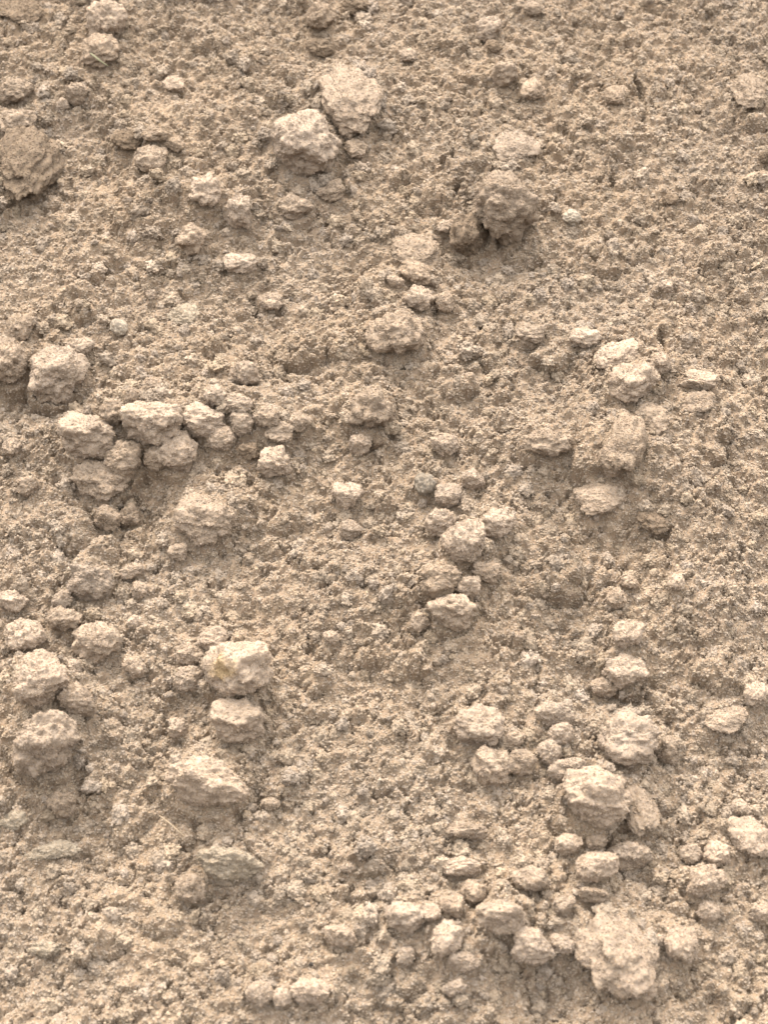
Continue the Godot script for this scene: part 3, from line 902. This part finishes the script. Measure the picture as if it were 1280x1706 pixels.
	clod(-123.8, 21.8, 564.0, Vector3(13.9, 14.2, 13.2), "rp", "left one of two pale clods at the bottom edge")
	clod(-73.1, 25.4, 563.7, Vector3(18.7, 16.4, 13.1), "rp", "right and bigger one of two pale clods at the bottom edge")
	clod(-100.9, 24.3, 568.1, Vector3(9.0, 9.1, 8.4), "rp", "small clod between the two pale clods at the bottom edge")
	clod(-42.5, 18.6, 504.3, Vector3(17.2, 13.9, 10.2), "cp", "soft pale clod left of the smooth round ball in the bottom part")
	clod(-350.0, -3.4, 410.5, Vector3(28.9, 9.1, 10.9), "eg", "long greyish ridge of soil at the lower left edge")
	clod(-345.1, 0.9, 512.9, Vector3(17.1, 7.3, 8.6), "eg", "low greyish ridge near the bottom left corner")
	clod(-121.2, 1.7, 360.2, Vector3(9.6, 8.5, 6.9), "rn", "small clod right of the biggest angular clod")
	clod(-36.1, 9.0, 430.1, Vector3(9.4, 7.6, 5.5), "rp", "tiny flat pale clod on the sandy patch of the lower middle")
	clod(-393.3, 2.2, 379.6, Vector3(16.5, 8.6, 12.5), "eg", "grey lump cut by the left edge, below the left stack")
	clod(225.4, 35.0, 368.4, Vector3(34.5, 34.4, 31.2), "cp", "big bright clod with rough faces above black gaps, lower right")
	clod(195.2, 15.3, 326.3, Vector3(19.4, 17.0, 13.5), "rp", "rounded clod leaning on the upper left of the big bright clod")
	clod(270.9, 12.3, 370.0, Vector3(17.9, 13.1, 26.7), "en", "sunken clod along the right flank of the big bright clod")
	clod(216.0, 25.1, 436.0, Vector3(23.8, 19.1, 13.9), "rp", "dome-shaped clod with flat base below the big bright clod")
	clod(256.0, 4.0, 415.6, Vector3(23.9, 20.0, 15.2), "ap", "tilted brick-like clod under the right foot of the big bright clod")
	clod(190.2, 19.5, 410.4, Vector3(14.5, 12.7, 10.1), "rp", "small round clod beneath the black gap left of the big bright clod")
	clod(219.7, 9.8, 403.9, Vector3(12.6, 10.9, 8.5), "rn", "small shaded clod tucked right under the big bright clod")
	clod(150.7, 24.7, 449.1, Vector3(18.7, 16.5, 13.2), "rp", "crumbly round clod just below a small black hole, lower right")
	clod(22.4, 33.1, 487.7, Vector3(19.1, 18.2, 15.7), "sp", "smooth round ball-shaped clod in the bottom part")
	clod(48.4, 35.7, 486.0, Vector3(11.1, 10.3, 8.7), "rp", "small clod touching the right side of the smooth round ball")
	clod(59.9, 39.7, 512.7, Vector3(17.8, 18.2, 16.9), "rp", "lumpy clod hanging below right of the smooth round ball")
	clod(69.7, 35.0, 478.5, Vector3(12.4, 12.7, 11.8), "an", "upright clod behind the small one beside the smooth round ball")
	clod(118.9, 47.1, 490.7, Vector3(24.7, 22.1, 17.9), "cp", "cauliflower-like crumbly clod right of the smooth round ball group")
	clod(147.2, 29.8, 517.8, Vector3(21.4, 20.1, 17.1), "rp", "oval pale clod in front of the cauliflower-like clod")
	clod(179.1, 25.0, 514.1, Vector3(12.2, 11.4, 9.7), "rp", "knobbly small clod between the oval pale clod and the broad crumbly mound")
	clod(235.3, 19.1, 522.7, Vector3(40.3, 24.3, 40.6), "en", "broad tall crumbly mound near the bottom right")
	clod(305.5, 12.7, 511.9, Vector3(20.2, 20.2, 18.4), "cp", "pale crumbly clod right of the broad crumbly mound")
	clod(348.5, 8.7, 417.1, Vector3(14.5, 14.8, 13.7), "sp", "upright smooth finger-like clod near the right edge, lower part")
	clod(321.8, 1.9, 412.9, Vector3(11.3, 11.6, 10.8), "rp", "small egg-like clod left of the finger-like clod")
	clod(333.0, 12.6, 447.8, Vector3(20.6, 19.2, 16.2), "cp", "grainy clod at the foot of the finger-like clod")
	clod(334.3, 6.7, 476.2, Vector3(11.7, 11.3, 9.9), "rp", "small clod below the grainy clod near the right edge")
	clod(385.2, 7.3, 398.5, Vector3(22.1, 12.9, 20.8), "ep", "big rounded clod at the right edge with a black crack below")
	clod(386.6, -2.1, 474.8, Vector3(13.0, 10.9, 8.3), "rp", "small clod cut by the right edge in the bottom part")
	clod(378.3, 5.8, 365.0, Vector3(9.6, 9.6, 8.7), "rp", "small ball above the big rounded clod at the right edge")
	clod(80.7, 29.8, 534.0, Vector3(15.2, 12.7, 9.5), "rp", "clod below the lumpy hanging clod in the bottom part")
	clod(182.7, 28.7, 475.3, Vector3(11.1, 11.0, 9.8), "cp", "small crumbly clod below the dome-shaped clod, to its left")
	clod(82.0, 12.9, 432.6, Vector3(20.0, 15.6, 11.1), "cp", "crumbly clod with a dark nook at its lower left, above the ball group")
	clod(91.9, 24.1, 461.5, Vector3(13.1, 12.9, 11.5), "cn", "small crumbly clod below the one with the dark nook")
	clod(281.2, 11.4, 507.2, Vector3(6.7, 6.7, 6.0), "rp", "tiny nugget squeezed between the broad mound and the pale crumbly clod")
	clod(211.0, 25.8, 465.7, Vector3(16.1, 12.9, 9.3), "cn", "flat reddish clod under the dome-shaped clod")
	clod(71.6, 20.1, 557.6, Vector3(12.7, 10.8, 8.4), "cp", "crumbly clod near the bottom edge below the ball group")
	clod(21.1, 22.7, 526.1, Vector3(8.5, 8.7, 8.1), "rp", "small pale clod below the smooth round ball")
	clod(88.1, 9.9, 392.8, Vector3(20.9, 14.9, 9.6), "an", "slanting ridge-like clod below the crumbly clod of the square clod")
	clod(121.9, 7.4, 329.3, Vector3(12.9, 12.2, 10.5), "cn", "small clod at the lower right of the crumbly clod under the square one")
	clod(-73.5, 17.5, 533.1, Vector3(2.7, 2.5, 2.1), "rk", "tiny dark speck of stone on the sand at lower middle")
	pass

# ---------------------------------------------------------------- a straw and a blade of grass

func small_things() -> void:
	var straw := plain(Color(0.22, 0.165, 0.105))
	ribbon("dry_straw", "thin dry straw lying on the soil below the biggest angular clod", "straw", [Vector3(-0.2381, 0.0047, 0.3726), Vector3(-0.2273, 0.0054, 0.3808), Vector3(-0.2167, 0.0046, 0.3897), Vector3(-0.2076, 0.0032, 0.3971)], 0.0007, 0.0006, straw)
	var green := plain(Color(0.075, 0.068, 0.032))
	green.backlight_enabled = true
	green.backlight = Color(0.05, 0.06, 0.02)
	ribbon("grass_blade", "small olive green grass blade under the pale rounded clod at the top", "grass blade", [Vector3(-0.4022, 0.0297, -0.7072), Vector3(-0.3937, 0.0312, -0.6978), Vector3(-0.3862, 0.0294, -0.6919), Vector3(-0.3769, 0.0234, -0.6889)], 0.0017, 0.0005, green)

func plain(linear: Color) -> StandardMaterial3D:
	var m := StandardMaterial3D.new()
	m.albedo_color = linear.linear_to_srgb()
	m.roughness = 0.8
	return m

func ribbon(called: String, label: String, category: String, path: Array, wide: float, thick: float, m: Material) -> void:
	var curve := Curve3D.new()
	for p in path:
		curve.add_point(p)
	var pts := []
	var steps := 24
	for i in steps + 1:
		pts.append(curve.sample_baked(curve.get_baked_length() * i / steps, true))
	var st := SurfaceTool.new()
	st.begin(Mesh.PRIMITIVE_TRIANGLES)
	var sides := 6
	for i in steps + 1:
		var along: Vector3 = (pts[mini(i + 1, steps)] - pts[maxi(i - 1, 0)]).normalized()
		var across := along.cross(Vector3.UP).normalized()
		var up := across.cross(along)
		var f := float(i) / steps
		var taper := 0.15 + 0.85 * pow(sin(PI * clampf(f * 0.9 + 0.08, 0.0, 1.0)), 0.7)
		for s in sides:
			var a := TAU * s / sides
			st.add_vertex(pts[i] + across * cos(a) * wide * taper + up * sin(a) * thick * taper)
	for i in steps:
		for s in sides:
			var a := i * sides + s
			var b := i * sides + (s + 1) % sides
			for k in [a, b, a + sides, b, b + sides, a + sides]:
				st.add_index(k)
	st.generate_normals()
	var o := MeshInstance3D.new()
	o.name = called
	o.mesh = st.commit()
	o.material_override = m
	o.basis = SLOPE
	o.set_meta("label", label)
	o.set_meta("category", category)
	add_child(o)
